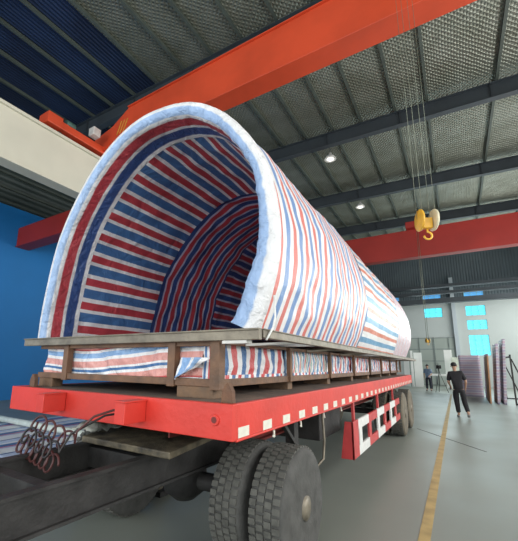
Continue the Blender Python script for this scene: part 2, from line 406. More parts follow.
MB().box(-8.65, -8.40, 5.55, 5.80, 8.20, 8.46).build('electric_box', m_grey, cr, .02, label='pale grey electric box')
e = MB().box(6.9, 7.2, 4.45, 7.75, 7.95, 8.3); e.build('end_truck', m_crane, cr, .015)
tr = MB().box(-.75, .45, 5.5, 6.7, 9.14, 9.4).box(-.5, .2, 5.35, 5.75, 9.1, 9.6)
to = tr.build('trolley', m_yellow, cr, .02)
MB().lathe((-.45, 5.62, 9.0), (1, 0, 0), [(.16, 0), (.16, .6)], 24).build('drum', m_dark, to)
# hook block with cables, hanging from the orange crane
def hook_block(x, y, z, top, s, lab, dx):
    h = thing('hook_block', lab, 'crane hook', (x, y, z))
    for sx, m in ((-.095, m_yellow), (.10, m_pale)):
        MB().lathe((x+(sx-.02)*s, y, z+.10*s), (1, 0, 0), [(.03*s, 0), (.155*s, .004*s), (.165*s, .014*s), (.155*s, .035*s), (.03*s, .04*s)], 28).build('sheave', [m], h)
    MB().box(x-.07*s, x+.07*s, y-.04*s, y+.04*s, z-.03*s, z+.13*s).build('crosshead', m_yellow, h, .01)
    pts = [(x, y, z-.03*s)]+[(x+.055*s*math.cos(a), y, z-.14*s+.055*s*math.sin(a)) for a in [PI/2-i*PI*1.5/10 for i in range(11)]]
    MB().tube(pts, .014*s, 8).build('hook', m_yellow, h)
    h.rotation_euler = (0, 0, .45)
    for i, dxx in enumerate(dx):
        MB().tube([(x+dxx*s, y, z+.12*s), (x+dxx*s*1.0, y, top)], (.0032 if y < 10 else .009), 6).build('cable', m_cable, h)
    return h
hook_block(-.17, 5.62, 3.62, 8.84, 1.0, 'yellow double hook block hanging on steel cables from the orange crane', (-.13, -.05, .05, .13))
# ---- dark red crane further down
cr = thing('bridge_crane', 'dark red bridge crane girder spanning the hall beyond the yellow hook block', 'crane', (-8.75, 19, 7.87))
MB().prism([(-9.1, 18.75, 7.9), (-8.4, 18.75, 7.9), (-7.2, 18.75, 6.9), (6.9, 18.75, 6.9), (6.9, 18.75, 8.32), (-9.1, 18.75, 8.32)], (0, .5, 0)).build('girder', m_cranered, cr, .01)
MB().box(-9.0, -8.6, 17.4, 20.6, 7.95, 8.3).build('end_truck', m_cranered, cr, .01)
MB().box(6.9, 7.2, 17.4, 20.6, 7.95, 8.3).build('end_truck', m_cranered, cr, .01)
MB().box(-1.5, -.4, 18.45, 19.35, 8.33, 8.65).build('trolley', m_cranered, cr, .02)
hook_block(-1.0, 18.55, 2.72, 8.33, .7, 'small far hook block hanging on a cable before the end wall', (-.05, .05))
cr = thing('bridge_crane', 'red crane girder in the left bay, seen below the cream runway beam', 'crane', (-15.6, 7.6, 6.6))
MB().box(-15.995, -9.005, 7.4, 7.9, 6.55, 7.42).box(-15.995, -9.005, 7.35, 7.95, 6.53, 6.56).build('girder', m_cranered, cr, .01)
# pendant lamps
lamp0 = None
for x, y, lab in ((-4.1, 15.0, 'white bell-shaped pendant lamp, the nearer and larger one under the foil roof'), (-4.05, 20.95, 'white bell-shaped pendant lamp, the farther one beyond the second rafter')):
    z = 11.1
    h = thing('pendant_lamp', lab, 'lamp', (x, y, z), 'pendant lamps under the roof')
    MB().lathe((x, y, z), (0, 0, 1), [(.27, 0), (.25, .04), (.17, .16), (.08, .24), (.06, .34)], 28).build('lamp_shade', m_lampwhite, h)
    MB().lathe((x, y, z-.06), (0, 0, 1), [(.03, 0), (.12, .02), (.17, .06)], 20).build('bulb', m_bulb, h)
    MB().tube([(x, y, z+.3), (x, y, roofz(x)-.01)], .012, 6).build('rod', m_dark, h)

# ================================================================== TRAILER
XT0, XT1, YT0, YT1, ZT = -3.78, -1.18, 1.9, 12.1, 1.35
tr = thing('flatbed_trailer', 'long red flatbed trailer carrying the striped wrapped load', 'trailer', ((XT0+XT1)/2, YT0, 0))
MB().box(XT0+.03, XT1-.03, YT0+.03, YT1-.03, 1.27, ZT).build('deck', m_deck, tr, .004)
side = MB().box(XT1-.04, XT1-.0005, YT0+.048, YT1, 1.145, ZT+.006).box(XT1-.16, XT1-.0, YT0+.05, YT1, 1.13, 1.145)
sr = side.build('side_rail', m_red, tr, .004)
t0 = None
for i in range(30):
    y = 1.965+.337*i
    if t0 is None: t0 = MB().box(0, .004, 0, .135, 0, .062).build('reflector', m_reflect, sr); t0.location = (XT1-.001, y, 1.152)
    else: q = t0.copy(); C.objects.link(q); q.location = (XT1-.001, y, 1.152)
MB().box(XT0, XT0+.04, YT0+.05, YT1, 1.145, ZT+.006).build('side_rail', m_red, tr, .004)
MB().box(XT0, XT1, YT0, YT0+.05, 1.14, ZT+.006).build('front_beam', m_red, tr, .005)
MB().box(XT0, XT1, YT1-.04, YT1, 1.145, ZT+.006).build('rear_beam', m_red, tr, .004)
for x in (-2.97, -2.01):
    k = MB(); k.box(x, x+.10, YT0-.20, YT0-.003, 1.19, 1.33); k.box(x-.006, x+.108, YT0-.205, YT0-.003, 1.33, 1.342)
    k.build('front_bracket', m_red, tr, .004)
MB().lathe((-1.31, YT0-.012, 1.255), (0, 1, 0), [(.030, 0), (.034, .006), (.034, .014)], 24).build('pin_socket', m_red, tr)
MB().lathe((-1.31, YT0-.016, 1.257), (0, 1, 0), [(.019, 0), (.019, .01)], 20).build('pin_hole', m_dkred, tr)
for x in (-1.335, -3.66):
    MB().prism([(x, 2.0, ZT), (x+.09, 2.0, ZT), (x+.085, 2.0, ZT+.075), (x+.055, 2.0, ZT+.125), (x+.035, 2.0, ZT+.125), (x+.005, 2.0, ZT+.075)], (0, .04, 0)).build('stake_lug', m_rust, tr, .002)
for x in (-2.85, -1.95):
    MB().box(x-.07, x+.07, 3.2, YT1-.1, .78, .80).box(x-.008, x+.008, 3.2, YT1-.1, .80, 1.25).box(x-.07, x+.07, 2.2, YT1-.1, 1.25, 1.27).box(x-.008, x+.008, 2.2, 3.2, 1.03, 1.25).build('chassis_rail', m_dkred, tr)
for i in range(9):
    y = 2.4+i*1.15
    MB().box(XT0+.04, XT1-.04, y-.03, y+.03, 1.15, 1.27).build('cross_member', m_dark, tr)
# landing legs, braces
for sx, x in ((1, -1.50), (-1, -3.3)):
    l = MB().box(x-.05, x+.05, 3.52, 3.63, .45, 1.2).build('landing_leg', m_dark, tr, .005)
    MB().box(x-.035, x+.035, 3.535, 3.615, .06, .45).build('inner_tube', m_galv, l, .003)
    MB().box(x-.12, x+.12, 3.48, 3.68, .0, .06).build('foot_plate', m_dark, l, .004)
MB().beam((-1.35, 2.95, 1.14), (-1.42, 3.5, .80), .035, .035).build('brace', m_dark, tr)
MB().tube([(-1.30, 3.95, 1.15), (-1.30, 4.0, .8), (-1.30, 3.95, .62), (-1.34, 3.8, .55), (-1.42, 3.66, .6)], .014, 8).build('bent_pipe', m_galv, tr)
MB().box(-2.1, -1.45, 4.3, 5.2, .72, 1.05).build('tool_box', m_dark, tr, .01)
for y in (2.55, 3.1, 3.75, 4.4):
    MB().tube([(-1.22, y, 1.14), (-1.215, y, 1.10), (-1.20, y-.03, 1.075), (-1.19, y-.06, 1.085)], .009, 6).build('rope_hook', m_reflect, tr)
# wheels
def tyre(x, y, z, r, wd, parent, name='wheel', mr=None):
    prof = [(r*.58, 0), (r*.66, -.0), (r*.86, -.005), (r*.96, .01), (r, .035), (r, wd-.035), (r*.96, wd-.01), (r*.86, wd+.005), (r*.66, wd), (r*.58, wd)]
    t = MB().lathe((x, y, z), (1, 0, 0), prof, 48)
    wo = t.build(name, mr or m_rubber, parent)
    b = MB(); n = 46
    for i in range(n):
        a = 2*PI*i/n
        for k in range(4):
            aa = a+(k % 2)*PI/n; x0 = x+.022+k*(wd-.044)/4; x1 = x0+(wd-.044)/4-.010
            c, s_ = math.cos(aa), math.sin(aa); da = PI/n*1.35
            pp = [(x0, y+(r+.012)*math.cos(aa+q), z+(r+.012)*math.sin(aa+q)) for q in (-da/2, da/2)]
            pi = [(x0, y+(r-.006)*math.cos(aa+q), z+(r-.006)*math.sin(aa+q)) for q in (-da/2, da/2)]
            b.prism([pp[0], pp[1], pi[1], pi[0]], (x1-x0, 0, 0))
    b.build('tread', m_tread, wo)
    MB().lathe((x+wd-.05, y, z), (1, 0, 0), [(r*.60, 0), (r*.60, .02), (r*.5, .03), (r*.3, -.01), (r*.2, .0), (r*.2, .06), (r*.05, .07)], 32).build('rim', m_galv, wo)
    return wo
for yc in (9.62, 10.95):
    for x in (-1.45+.02, -1.78, -3.34, -3.67): tyre(x, yc, .5, .488, .30, tr, mr=m_oliverub)
    MB().tube([(-3.3, yc, .5), (-1.5, yc, .5)], .07, 14).build('axle', m_dark, tr)
for yc in (9.62, 10.95):
    for x in (-2.0, -2.8): MB().box(x-.04, x+.04, yc-.45, yc+.45, .6, .68).build('leaf_spring', m_dark, tr)
# side guard
XG = -1.16; yg0, yg1 = 4.7, 8.95; zb, zt2 = .50, .88
gd = MB().prism([(XG-.16, yg0, zb-.03), (XG, yg0, zb-.03), (XG, yg0, zt2+.03), (XG-.10, yg0, zt2+.03)], (0, .03, 0)).box(XG-.02, XG, yg0, yg0+.30, zb-.03, zt2+.03).build('side_guard', m_guardred, tr, .003)
nseg = 6; L_ = (yg1-yg0-.3)/nseg
for i in range(nseg):
    y = yg0+.3+i*L_; m = m_white if i % 2 == 0 else m_guardred
    MB().box(XG-.025, XG, y, y+L_, zt2-.09, zt2+.03).build('rail_segment', m, gd)
    MB().box(XG-.025, XG, y, y+L_, zb-.03, zb+.09).build('rail_segment', m, gd)
    if i % 2 == 0: MB().box(XG-.025, XG, y+L_*.05, y+L_*.30, zb+.09, zt2-.09).build('upright', m_white, gd)
    else: MB().box(XG-.025, XG, y+L_*.0, y+L_*.25, zb+.09, zt2-.09).build('upright', m_guardred, gd)
for y in (4.9, 6.6, 8.3): MB().box(XG-.06, XG-.03, y, y+.06, zt2-.05, 1.15).build('guard_hanger', m_guardred, gd)

# ================================================================== THE CRATE WITH THE FLAT WRAPPED PANELS
YF = 2.13; XA, XB = -3.76, -1.44; YE = 11.9; ZB, ZC = 1.435, 1.775
tb = []
spots = [(2.20, 'front'), (3.55, ''), (4.9, ''), (6.2, ''), (7.5, ''), (8.9, ''), (10.2, ''), (11.5, '')]
for i, (y, _) in enumerate(spots):
    o = MB().box(XA+.02, XA+.26, y-.06, y+.06, ZT, ZB).build('timber_block', m_wood, None, .005)
    tag(o, 'old timber block on the trailer deck at the left front corner of the load' if i == 0 else '%s timber block back along the left side under the load, on the trailer deck' % ORD[i], 'timber block', 'timber blocks on the deck')
    o = MB().box(XB-.40, XB-.06, y-.06, y+.06, ZT, ZB).build('timber_block', m_wood, None, .005)
    tag(o, ('old timber block on the trailer deck beside the right rusty stake lug', 'old timber block under the load, second back along the right deck edge')[i] if i < 2 else '%s timber block back along the right side under the load, on the trailer deck' % ORD[i], 'timber block', 'timber blocks on the deck')
cf = thing('steel_crate_frame', 'low brown steel frame with upright posts around the flat wrapped panels', 'frame', ((XA+XB)/2, YF, ZB))
t = .055
MB().box(XA, XB, YF, YF+t, ZB, ZB+.055).build('bottom_rail', m_brown, cf, .004)
MB().box(XA+.0, XB, YF, YF+t, ZC-.045, ZC).build('top_rail', m_brown, cf, .004)
for x in (XA, XB-t):
    MB().box(x, x+t, YF+t, YE, ZB, ZB+.055).build('bottom_rail', m_brown, cf, .004)
    MB().box(x, x+t, YF+t, YE, ZC-.03, ZC).build('top_rail', m_brown, cf, .004)
MB().box(XA, XB, YE, YE+t, ZB, ZB+.055).build('bottom_rail', m_brown, cf, .004)
for x in (-3.32, -1.93): MB().box(x, x+.075, YF-.015, YF+.05, ZB-.01, ZC-.0).build('post', m_brown, cf, .004)
MB().box(XB-.075, XB+.01, YF-.02, YF+.06, ZB-.02, ZC-.0).build('post', m_brown, cf, .004)
for y in (3.4, 4.77, 6.1, 7.4, 8.65, 9.9, 11.1, YE-.06):
    MB().box(XB-.02, XB+.025, y-.028, y+.028, ZB-.0, ZC).build('post', m_brown, cf, .003)
    MB().box(XA-.025, XA+.02, y-.028, y+.028, ZB-.0, ZC).build('post', m_brown, cf, .003)

# the flat wrapped bundle inside it
def tarp_sheet(name, P, nu, nv, uvf, m, parent, amp=.012, fr=3., thick=0., label=None, seed=0.):
    rows, uvs = [], []
    for i in range(nv+1):
        row, uvr = [], []
        for j in range(nu+1):
            a, b_ = j/nu, i/nv
            p, nrm = P(a, b_); p = Vector(p); nrm = Vector(nrm)
            k = 1.2*(.3-abs(nz(p.x*fr*.7+seed+5, p.y*fr*.7, p.z*fr*1.3+p.x*fr*.5)))+nz(p.x*fr+seed, p.y*fr, p.z*fr)+.5*nz(p.x*fr*3.1+seed, p.y*fr*3.1, p.z*fr*3.1)
            row.append(p+nrm*amp*k); uvr.append(uvf(a, b_, p))
        rows.append(row); uvs.append(uvr)
    return grid(name, rows, uvs, m, parent, thick, label=label)
wp = thing('wrapped_panel_stack', 'low flat bundle in striped woven sheet lying inside the steel crate', 'wrapped bundle', ((XA+XB)/2, YF+.07, ZB+.05))
m_front = striped('cloth_front_fold', 1, .36, .028, 2.2, 0.02, [(0, RED), (.04, (.72, .33, .28)), (.24, WHITE), (.32, BLUE), (.40, WHITE), (.46, (.70, .34, .30)), (.66, WHITE), (.76, (.25, .42, .68)), (.92, WHITE)], .24, 1.0, 5)
m_sidev = striped('cloth_side_stripes', 0, .28, .010, 5, .0, None, .35, .7, 9)
m_sidef = striped('cloth_side_mixed', 0, .17, .010, 5, .0, [(0, (.12, .3, .5)), (.22, WHITE), (.4, (.62, .15, .12)), (.58, WHITE), (.66, (.10, .32, .22)), (.78, WHITE)], .35, .7, 9)
m_hem = striped('cloth_hem_stripes', 0, .20, .02, 6, .03, None, .35, .7, 9)
zl0, zl1 = ZB+.02, ZC-.02
tarp_sheet('front_wrap', lambda a, b_: ((XA+.03+(XB-.2-XA-.03)*a, YF+.075-.012*math.sin(PI*b_), zl0+(zl1-zl0)*b_), (0, -1, 0)), 150, 26,
           lambda a, b_, p: (a*2, b_*.36+.05*math.sin(a*5)-.02*a), m_front, wp, .030, 5.5, label='horizontally striped crumpled front face')
tarp_sheet('corner_wrap', lambda a, b_: ((XB-.2+.14*a, YF+.072, zl0+(zl1-zl0)*b_), (0, -1, 0)), 14, 14,
           lambda a, b_, p: (a*.16+.02, b_), striped('cloth_corner', 0, .16, .006, 4, 0, [(0, WHITE), (.2, BLUE), (.35, WHITE), (.5, RED), (.72, WHITE)], .35, .6), wp, .012, 5)
ylist = [YF+.07, 3.4, 4.77, 6.1, 7.4, 8.65, 9.9, 11.1, YE-.02]
for i in range(len(ylist)-1):
    ya, yb = ylist[i], ylist[i+1]
    tarp_sheet('side_wrap', lambda a, b_: ((XB-.06+.012*math.sin(PI*b_), ya+(yb-ya)*a, zl0+.045+(zl1-zl0-.045)*b_), (1, 0, 0)), 60, 12,
               lambda a, b_, p: (p.y, p.z), m_sidef if i == 1 else m_sidev, wp, .018, 6, seed=i)
tarp_sheet('side_hem', lambda a, b_: ((XB-.045, YF+.07+(YE-YF-.1)*a, zl0+.0+.062*b_), (1, 0, 0)), 200, 4, lambda a, b_, p: (p.y, p.z), m_hem, wp, .012, 8)
tarp_sheet('left_wrap', lambda a, b_: ((XA+.03, YF+.07+(YE-YF-.1)*a, zl0+(zl1-zl0)*b_), (-1, 0, 0)), 120, 8, lambda a, b_, p: (p.y, p.z), m_sidev, wp, .012, 5)
tarp_sheet('top_wrap', lambda a, b_: ((XA+.03+(XB-XA-.09)*a, YF+.07+(YE-YF-.1)*b_, zl1), (0, 0, 1)), 20, 100, lambda a, b_, p: (p.y, p.x), m_sidev, wp, .01, 4)
tarp_sheet('rear_wrap', lambda a, b_: ((XA+.03+(XB-XA-.09)*a, YE-.03, zl0+(zl1-zl0)*b_), (0, 1, 0)), 20, 8, lambda a, b_, p: (p.x, p.z), m_sidev, wp, .01, 4)
# loose flap hanging out over the front rail
def flap(a, b_):
    x0 = -1.83+.02*b_; wd = .26*(b_)**.75+.012
    x = x0+.02+a*wd-.02*(1-b_)
    return ((x, YF-.012-.022*math.sin(PI*a)*(1-b_*.5)-.012*math.sin(a*9+b_*3), 1.475+.17*b_+.03*(a)*(1-b_)), (0, -1, 0))
tarp_sheet('loose_flap', flap, 20, 20, lambda a, b_, p: (a*.22+.04*b_, b_*.2), striped('cloth_flap', 0, .26, .02, 4, .0, [(0, WHITE), (.2, (.25, .42, .68)), (.5, WHITE), (.62, (.28, .45, .7)), (.8, WHITE)], .3, .8), wp, .02, 7, .003, label='loose blue and white flap of cloth')

# the frame the tunnel stands on
bf = thing('steel_base_frame', 'wide dull steel ladder frame under the striped tunnel, on top of the crate', 'frame', (-2.65, 2.2, ZC))
XF0, XF1, YB0, YB1 = -3.99, -1.09, 2.07, 12.95
def chan(b, p, q, w, h): b.beam(p, q, w, h)
b = MB().box(XF0, XF1, YB0, YB0+.045, ZC-.012, ZC+.060).box(XF0, XF1, YB0-.012, YB0+.052, ZC+.052, ZC+.066); b.build('front_rail', m_galv, bf, .004)
for x in (XF0-.1+.06, XF1-.05):
    MB().box(x, x+.055, YB0+.06, YB1, ZC+.004, ZC+.064).box(x-.006, x+.064, YB0+.06, YB1, ZC+.056, ZC+.066).build('side_rail', m_galv, bf, .004)
for i in range(9):
    y = 3.3+i*1.2
    MB().box(XF0-.1+.06, XF1, y, y+.05, ZC+.0045, ZC+.05).build('cross_bar', m_galv if i % 3 else m_white, bf, .003)
MB().box(-3.0, -2.96, YB0+.06, YB1, ZC+.006, ZC+.05).build('middle_rail', m_galv, bf)
for y in (2.5, 3.9, 5.3):
    MB().beam((XB, y, ZC-.02), (XF1-.06, y+.35, ZC+.012), .03, .02).build('stay', m_grey if y < 3 else m_galv, bf)
MB().box(XF1-.30, XF1-.10, YB0+.01, YB0+.09, ZC-.035, ZC+.005).build('shim_block', m_grey, bf, .003)

# ================================================================== THE TUNNEL
k = .7143
prof_old = [(-5.98,1.93),(-5.97,2.3),(-5.93,2.64),(-5.82,3.25),(-5.66,3.77),(-5.32,4.35),(-4.91,4.83),(-4.51,5.13),(-4.05,5.33),(-3.62,5.38),(-3.17,5.33),(-2.78,5.20),(-2.42,4.95),(-2.08,4.60),(-1.80,4.18),(-1.62,3.72),(-1.54,3.26),(-1.53,2.94),(-1.57,2.62),(-1.66,2.3),(-1.80,1.93)]
P0 = [(x*k, 1.6+(z-1.6)*k) for x, z in prof_old]
P0[0] = (P0[0][0], ZC+.068); P0[-1] = (P0[-1][0], ZC+.068)
def catmull(P, n):
    out = []
    for i in range(len(P)-1):
        p0, p1, p2, p3 = P[max(i-1, 0)], P[i], P[i+1], P[min(i+2, len(P)-1)]
        for j in range(n):
            t = j/n
            out.append(tuple(.5*((2*p1[c])+(-p0[c]+p2[c])*t+(2*p0[c]-5*p1[c]+4*p2[c]-p3[c])*t*t+(-p0[c]+3*p1[c]-3*p2[c]+p3[c])*t**3) for c in (0, 1)))
    out.append(P[-1]); return out
prof = catmull(P0, 6)
NP = len(prof); arc = [0]
for a, b_ in zip(prof, prof[1:]): arc.append(arc[-1]+math.dist(a, b_))
nrm = []
for i in range(NP):
    a = prof[max(i-1, 0)]; b_ = prof[min(i+1, NP-1)]; tx, tz = b_[0]-a[0], b_[1]-a[1]; l = math.hypot(tx, tz)
    nrm.append((-tz/l, tx/l))           # outward
def skin(name, y0, y1, ny, off, m, parent, amp, fr, flip, label=None, taper=None, pleat=0.):
    rows, uvs = [], []
    for i in range(ny+1):
        y = y0+(y1-y0)*i/ny; row, uvr = [], []
        for j in range(NP):
            o_ = off+(taper(y) if taper else 0)
            x, z = prof[j][0]+nrm[j][0]*o_, prof[j][1]+nrm[j][1]*o_
            kx = nz(x*fr, y*fr*.8, z*fr)+.5*nz(x*fr*2.7, y*fr*2.7+4, z*fr*2.7)
            if pleat: kx += pleat*nz(arc[j]*14, y*2, 3.3)
            edge = min(1, min(arc[j], arc[-1]-arc[j])/.2)
            kx += 1.1*(.35-abs(nz(x*fr*1.3+9, y*fr*1.2, z*fr*1.3)))
            if y0 < 2.6: kx *= min(1, (y-y0)/.5)
            x += nrm[j][0]*amp*kx*edge; z += nrm[j][1]*amp*kx*edge
            z = max(z, ZC+.068)
            yl = y+(.13*min(1, max(0, (y-2.8)/1.25))*max(0, min(1, (7.28-y)/2.5))*max(0, z-1.9) if off < 0 else 0)
            row.append((x, yl, z)); uvr.append((arc[j], y))
        rows.append(row); uvs.append(uvr)
    return grid(name, rows, uvs, m, parent, 0, flip, label=label)
tn = thing('wrapped_acrylic_tunnel', 'huge arched tunnel wrapped in red, white and blue striped cloth on the trailer', 'wrapped tunnel', (-2.65, 2.36, ZC+.07))
YM, YX = 2.36, 12.9; TH = .11
def ztaper(y): return -.22*max(0, (y-11.7)/1.2)**2.2
m_out1 = striped('tunnel_cloth_outer_front', 1, .30, .035, 2.4, -.02, [(0, (.68, .20, .17)), (.26, WHITE), (.5, (.19, .31, .56)), (.76, WHITE)], .36, .75, 5, stretch=(1, 1.6, .5))  # paler red and blue than inside, with the brighter outside light painted in
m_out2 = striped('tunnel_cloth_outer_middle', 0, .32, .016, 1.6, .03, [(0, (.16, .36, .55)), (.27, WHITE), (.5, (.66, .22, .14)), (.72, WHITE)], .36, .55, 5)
m_out3 = striped('tunnel_cloth_outer_rear', 1, .24, .010, 2, 0, [(0, (.45, .4, .55)), (.25, WHITE), (.5, RED), (.7, WHITE)], .36, .55, 5)
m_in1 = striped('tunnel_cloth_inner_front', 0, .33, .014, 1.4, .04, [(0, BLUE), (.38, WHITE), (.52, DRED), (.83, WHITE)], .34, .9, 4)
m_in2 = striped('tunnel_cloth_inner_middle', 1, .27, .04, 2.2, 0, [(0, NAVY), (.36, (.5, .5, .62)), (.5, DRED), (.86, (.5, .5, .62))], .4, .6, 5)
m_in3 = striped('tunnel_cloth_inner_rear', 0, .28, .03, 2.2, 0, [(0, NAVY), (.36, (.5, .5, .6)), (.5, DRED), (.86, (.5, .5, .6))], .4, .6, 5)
m_rim = striped('tunnel_rim_cloth', 1, 1.0, .012, 4, 0, [(0, WHITE), (.122, LBLUE), (.212, WHITE), (.262, DRED), (.385, WHITE), (.425, NAVY), (.555, WHITE)],   .32, 1.0, 9)
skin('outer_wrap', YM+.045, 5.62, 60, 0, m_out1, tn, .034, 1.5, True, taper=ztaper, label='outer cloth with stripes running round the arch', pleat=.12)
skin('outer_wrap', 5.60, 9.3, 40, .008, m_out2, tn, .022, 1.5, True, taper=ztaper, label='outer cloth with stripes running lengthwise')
skin('outer_wrap', 9.28, YX, 44, .012, m_out3, tn, .022, 1.5, True, taper=ztaper, label='outer cloth at the rear end with fine pinkish stripes')
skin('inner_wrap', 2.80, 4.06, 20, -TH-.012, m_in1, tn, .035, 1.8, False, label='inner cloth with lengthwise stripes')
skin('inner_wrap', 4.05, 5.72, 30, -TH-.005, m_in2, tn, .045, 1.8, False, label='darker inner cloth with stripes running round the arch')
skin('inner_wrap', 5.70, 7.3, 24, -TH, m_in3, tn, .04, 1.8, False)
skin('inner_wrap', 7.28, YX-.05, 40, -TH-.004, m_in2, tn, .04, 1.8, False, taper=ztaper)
# rim: swept from the outer face round the front edge and back along the inside
path = []   # (offset, y, v)
v = 0
pp = [(.012, YM+.075), (.016, YM+.035), (-.004, YM+.002), (-.03, YM-.004), (-.06, YM-.002), (-.09, YM+.008), (-.115, YM+.03), (-.125, YM+.08)]
pp += [(-.125, YM+.08+i*.02) for i in range(1, 19)]
rows, uvs = [], []
for i, (o_, y) in enumerate(pp):
    if i: v += math.dist(pp[i-1], pp[i])
    row, uvr = [], []
    for j in range(NP):
        kx = .6*nz(arc[j]*16, y*6, 2.2)+.9*nz(arc[j]*3, y*4, 7.)
        wide = 1+1.1*max(0, min(1, 1-(arc[-1]-arc[j])/1.5)); yy = y+.014*kx*(1 if i > 1 else 0); oo = (o_*wide if o_ < 0 else o_)+.022*kx*(1 if i > 1 else .3)
        edge = min(1, min(arc[j], arc[-1]-arc[j])/.2)
        row.append((prof[j][0]+nrm[j][0]*oo, yy, max(prof[j][1]+nrm[j][1]*oo, ZC+.068)))
        uvr.append((arc[j], v+.006*nz(arc[j]*2, 0, 1)))
    rows.append(row); uvs.append(uvr)
grid('rim_wrap', rows, uvs, m_rim, tn, 0, True, label='banded rim: white, light blue, white, red, white, navy')
# rear end of the tunnel closed by cloth
rows, uvs = [], []
for i in range(9):
    f_ = 1-i/8; row, uvr = [], []
    for j in range(NP):
        o_ = ztaper(YX)
        x, z = prof[j][0]+nrm[j][0]*o_, prof[j][1]+nrm[j][1]*o_
        x = -2.65+(x+2.65)*f_; z = ZC+.07+(z-ZC-.07)*f_
        row.append((x, YX-.02+.12*(1-f_), z)); uvr.append((x, z))
    rows.append(row); uvs.append(uvr)
grid('end_wrap', rows, uvs, m_out3, tn, .01)
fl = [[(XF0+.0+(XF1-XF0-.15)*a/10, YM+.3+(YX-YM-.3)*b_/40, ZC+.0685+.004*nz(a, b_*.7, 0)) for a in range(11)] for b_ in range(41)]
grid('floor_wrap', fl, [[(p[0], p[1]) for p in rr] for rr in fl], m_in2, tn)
# little bag ties along the rim
o = MB().tube([(-1.13, 2.40, 2.12), (-1.10, 2.35, 1.95), (-1.07, 2.25, 1.86), (-1.075, 2.19, 1.80), (-1.085, 2.17, 1.765)], .008, 6).build('tie_cord', m_white)
tag(o, 'white tie cord hanging over the right front corner of the tunnel base frame', 'cord')

# ================================================================== TRACTOR REAR UNDER THE TRAILER NOSE
tc = thing('truck_tractor_chassis', 'dark greasy rear chassis of a truck tractor under the trailer front', 'truck', (-2.4, 2.8, 0))
for x in (-2.78, -2.02):
    MB().box(x-.035, x+.035, -1.6, 3.45, .68, .70).box(x-.006, x+.006, -1.6, 3.45, .70, .90).box(x-.035, x+.035, -1.6, 3.45, .90, .92).build('frame_rail', m_dark, tc)
for y in (0.2, 1.3, 2.1, 3.3): MB().box(-2.78, -2.02, y, y+.08, .72, .88).build('cross_member', m_dark, tc)
MB().prism([(-2.82, 2.05, .92), (-1.80, 2.05, .92), (-1.80, 2.95, 1.0), (-2.2, 3.25, .98), (-2.5, 3.25, .98), (-2.82, 2.95, 1.0)], (0, 0, .05)).build('fifth_wheel', m_grease, tc, .01)
for x in (-1.44, -1.80, -3.34, -3.70): tyre(x, 2.98, .465, .453, .30, tc)
MB().tube([(-3.4, 2.98, .49), (-1.4, 2.98, .49)], .08, 14).build('axle', m_dark, tc)
MB().lathe((-2.4, 2.98, .30), (0, 0, 1), [(.1, 0), (.2, .08), (.22, .2), (.2, .32), (.1, .38)], 24).build('differential', m_dark, tc)
o = MB()
# rag
rows = [[(-2.92+.26*a/12+.03*nz(a*.5, b_*.5, 1), 2.02+.34*b_/8, 1.03+.06*nz(a*.9, b_*.9, 8)+.10*math.exp(-((a-6)**2)/14)*abs(1+nz(a*.6, b_*.6, 5))*math.exp(-((b_-4)**2)/9)) for a in range(13)] for b_ in range(9)]
o = grid('crumpled_rag', rows, [[(0, 0)]*13]*9, m_rag, None, .012); tag(o, 'crumpled pale rag lying on the greasy plate under the trailer nose', 'rag')
# coiled air hoses
def coil(x0, z0, y0, n, R, pitch, m, lab, ang=0., tail=None):
    pts = []
    for i in range(n*20+1):
        a = 2*PI*i/20; s_ = pitch*i/20
        pts.append((x0+s_*math.cos(ang)+R*math.cos(a), y0+s_*math.sin(ang)*.4+.02*math.sin(a), z0-s_*.20+R*math.sin(a)))
    if tail: pts = [Vector(q) for q in tail]+pts
    o = MB().tube(pts, .0085, 8).build('coiled_air_hose', m); return tag(o, lab, 'hose', 'coiled air hoses at the trailer nose')
coil(-2.36, 1.045, 1.62, 4, .062, -.12, m_hoser, 'dark red coiled air hose drooping under the left front bracket, its tail running right', tail=[(-2.05, 1.885, 1.27), (-2.14, 1.8, 1.26), (-2.22, 1.7, 1.22), (-2.3, 1.63, 1.12)])
coil(-2.42, .985, 1.55, 4, .058, -.10, m_hose, 'black coiled air hose hanging in front of the dark red one', tail=[(-2.1, 1.885, 1.24), (-2.2, 1.78, 1.22), (-2.35, 1.62, 1.1)])
coil(-2.46, .89, 1.58, 7, .06, -.065, m_hoser, 'dark red coiled air hose, the lowest loops at the far left')

# ---- bundles lying on the floor at the left of the trailer
m_ground = striped('floor_bundle_cloth', 0, .95, .02, 2, .15, [(0, WHITE), (.28, NAVY), (.33, (.55, .62, .78)), (.52, WHITE), (.62, NAVY), (.66, BLUE), (.80, DRED), (.86, (.45, .42, .6)), (.95, WHITE)], .4, .6, 5)
def bundle(name, x0, x1, y0, y1, z0, z1, m, lab, cat='wrapped bundle'):
    sec = [(x0, z0), (x0, (z0+z1)/2), (x0+.01, z1-.03), (x0+.04, z1)]+[(x0+.04+(x1-x0-.08)*i/12, z1) for i in range(1, 12)]+[(x1-.04, z1), (x1-.01, z1-.03), (x1, (z0+z1)/2), (x1, z0)]
    a = [0]
    for p, q in zip(sec, sec[1:]): a.append(a[-1]+math.dist(p, q))
    rows, uvs = [], []
    for i in range(31):
        y = y0+(y1-y0)*i/30
        rows.append([(x, y+0*z, max(z0, z+.012*nz(x*2, y*2, z*2))) for x, z in sec]); uvs.append([(q, y) for q in a])
    o = grid(name, rows, uvs, m, None, 0, True)
    bm = bmesh.new(); bm.from_mesh(o.data)
    bmesh.ops.holes_fill(bm, edges=[e_ for e_ in bm.edges if e_.is_boundary], sides=0); bm.to_mesh(o.data); bm.free()
    return tag(o, lab, cat)
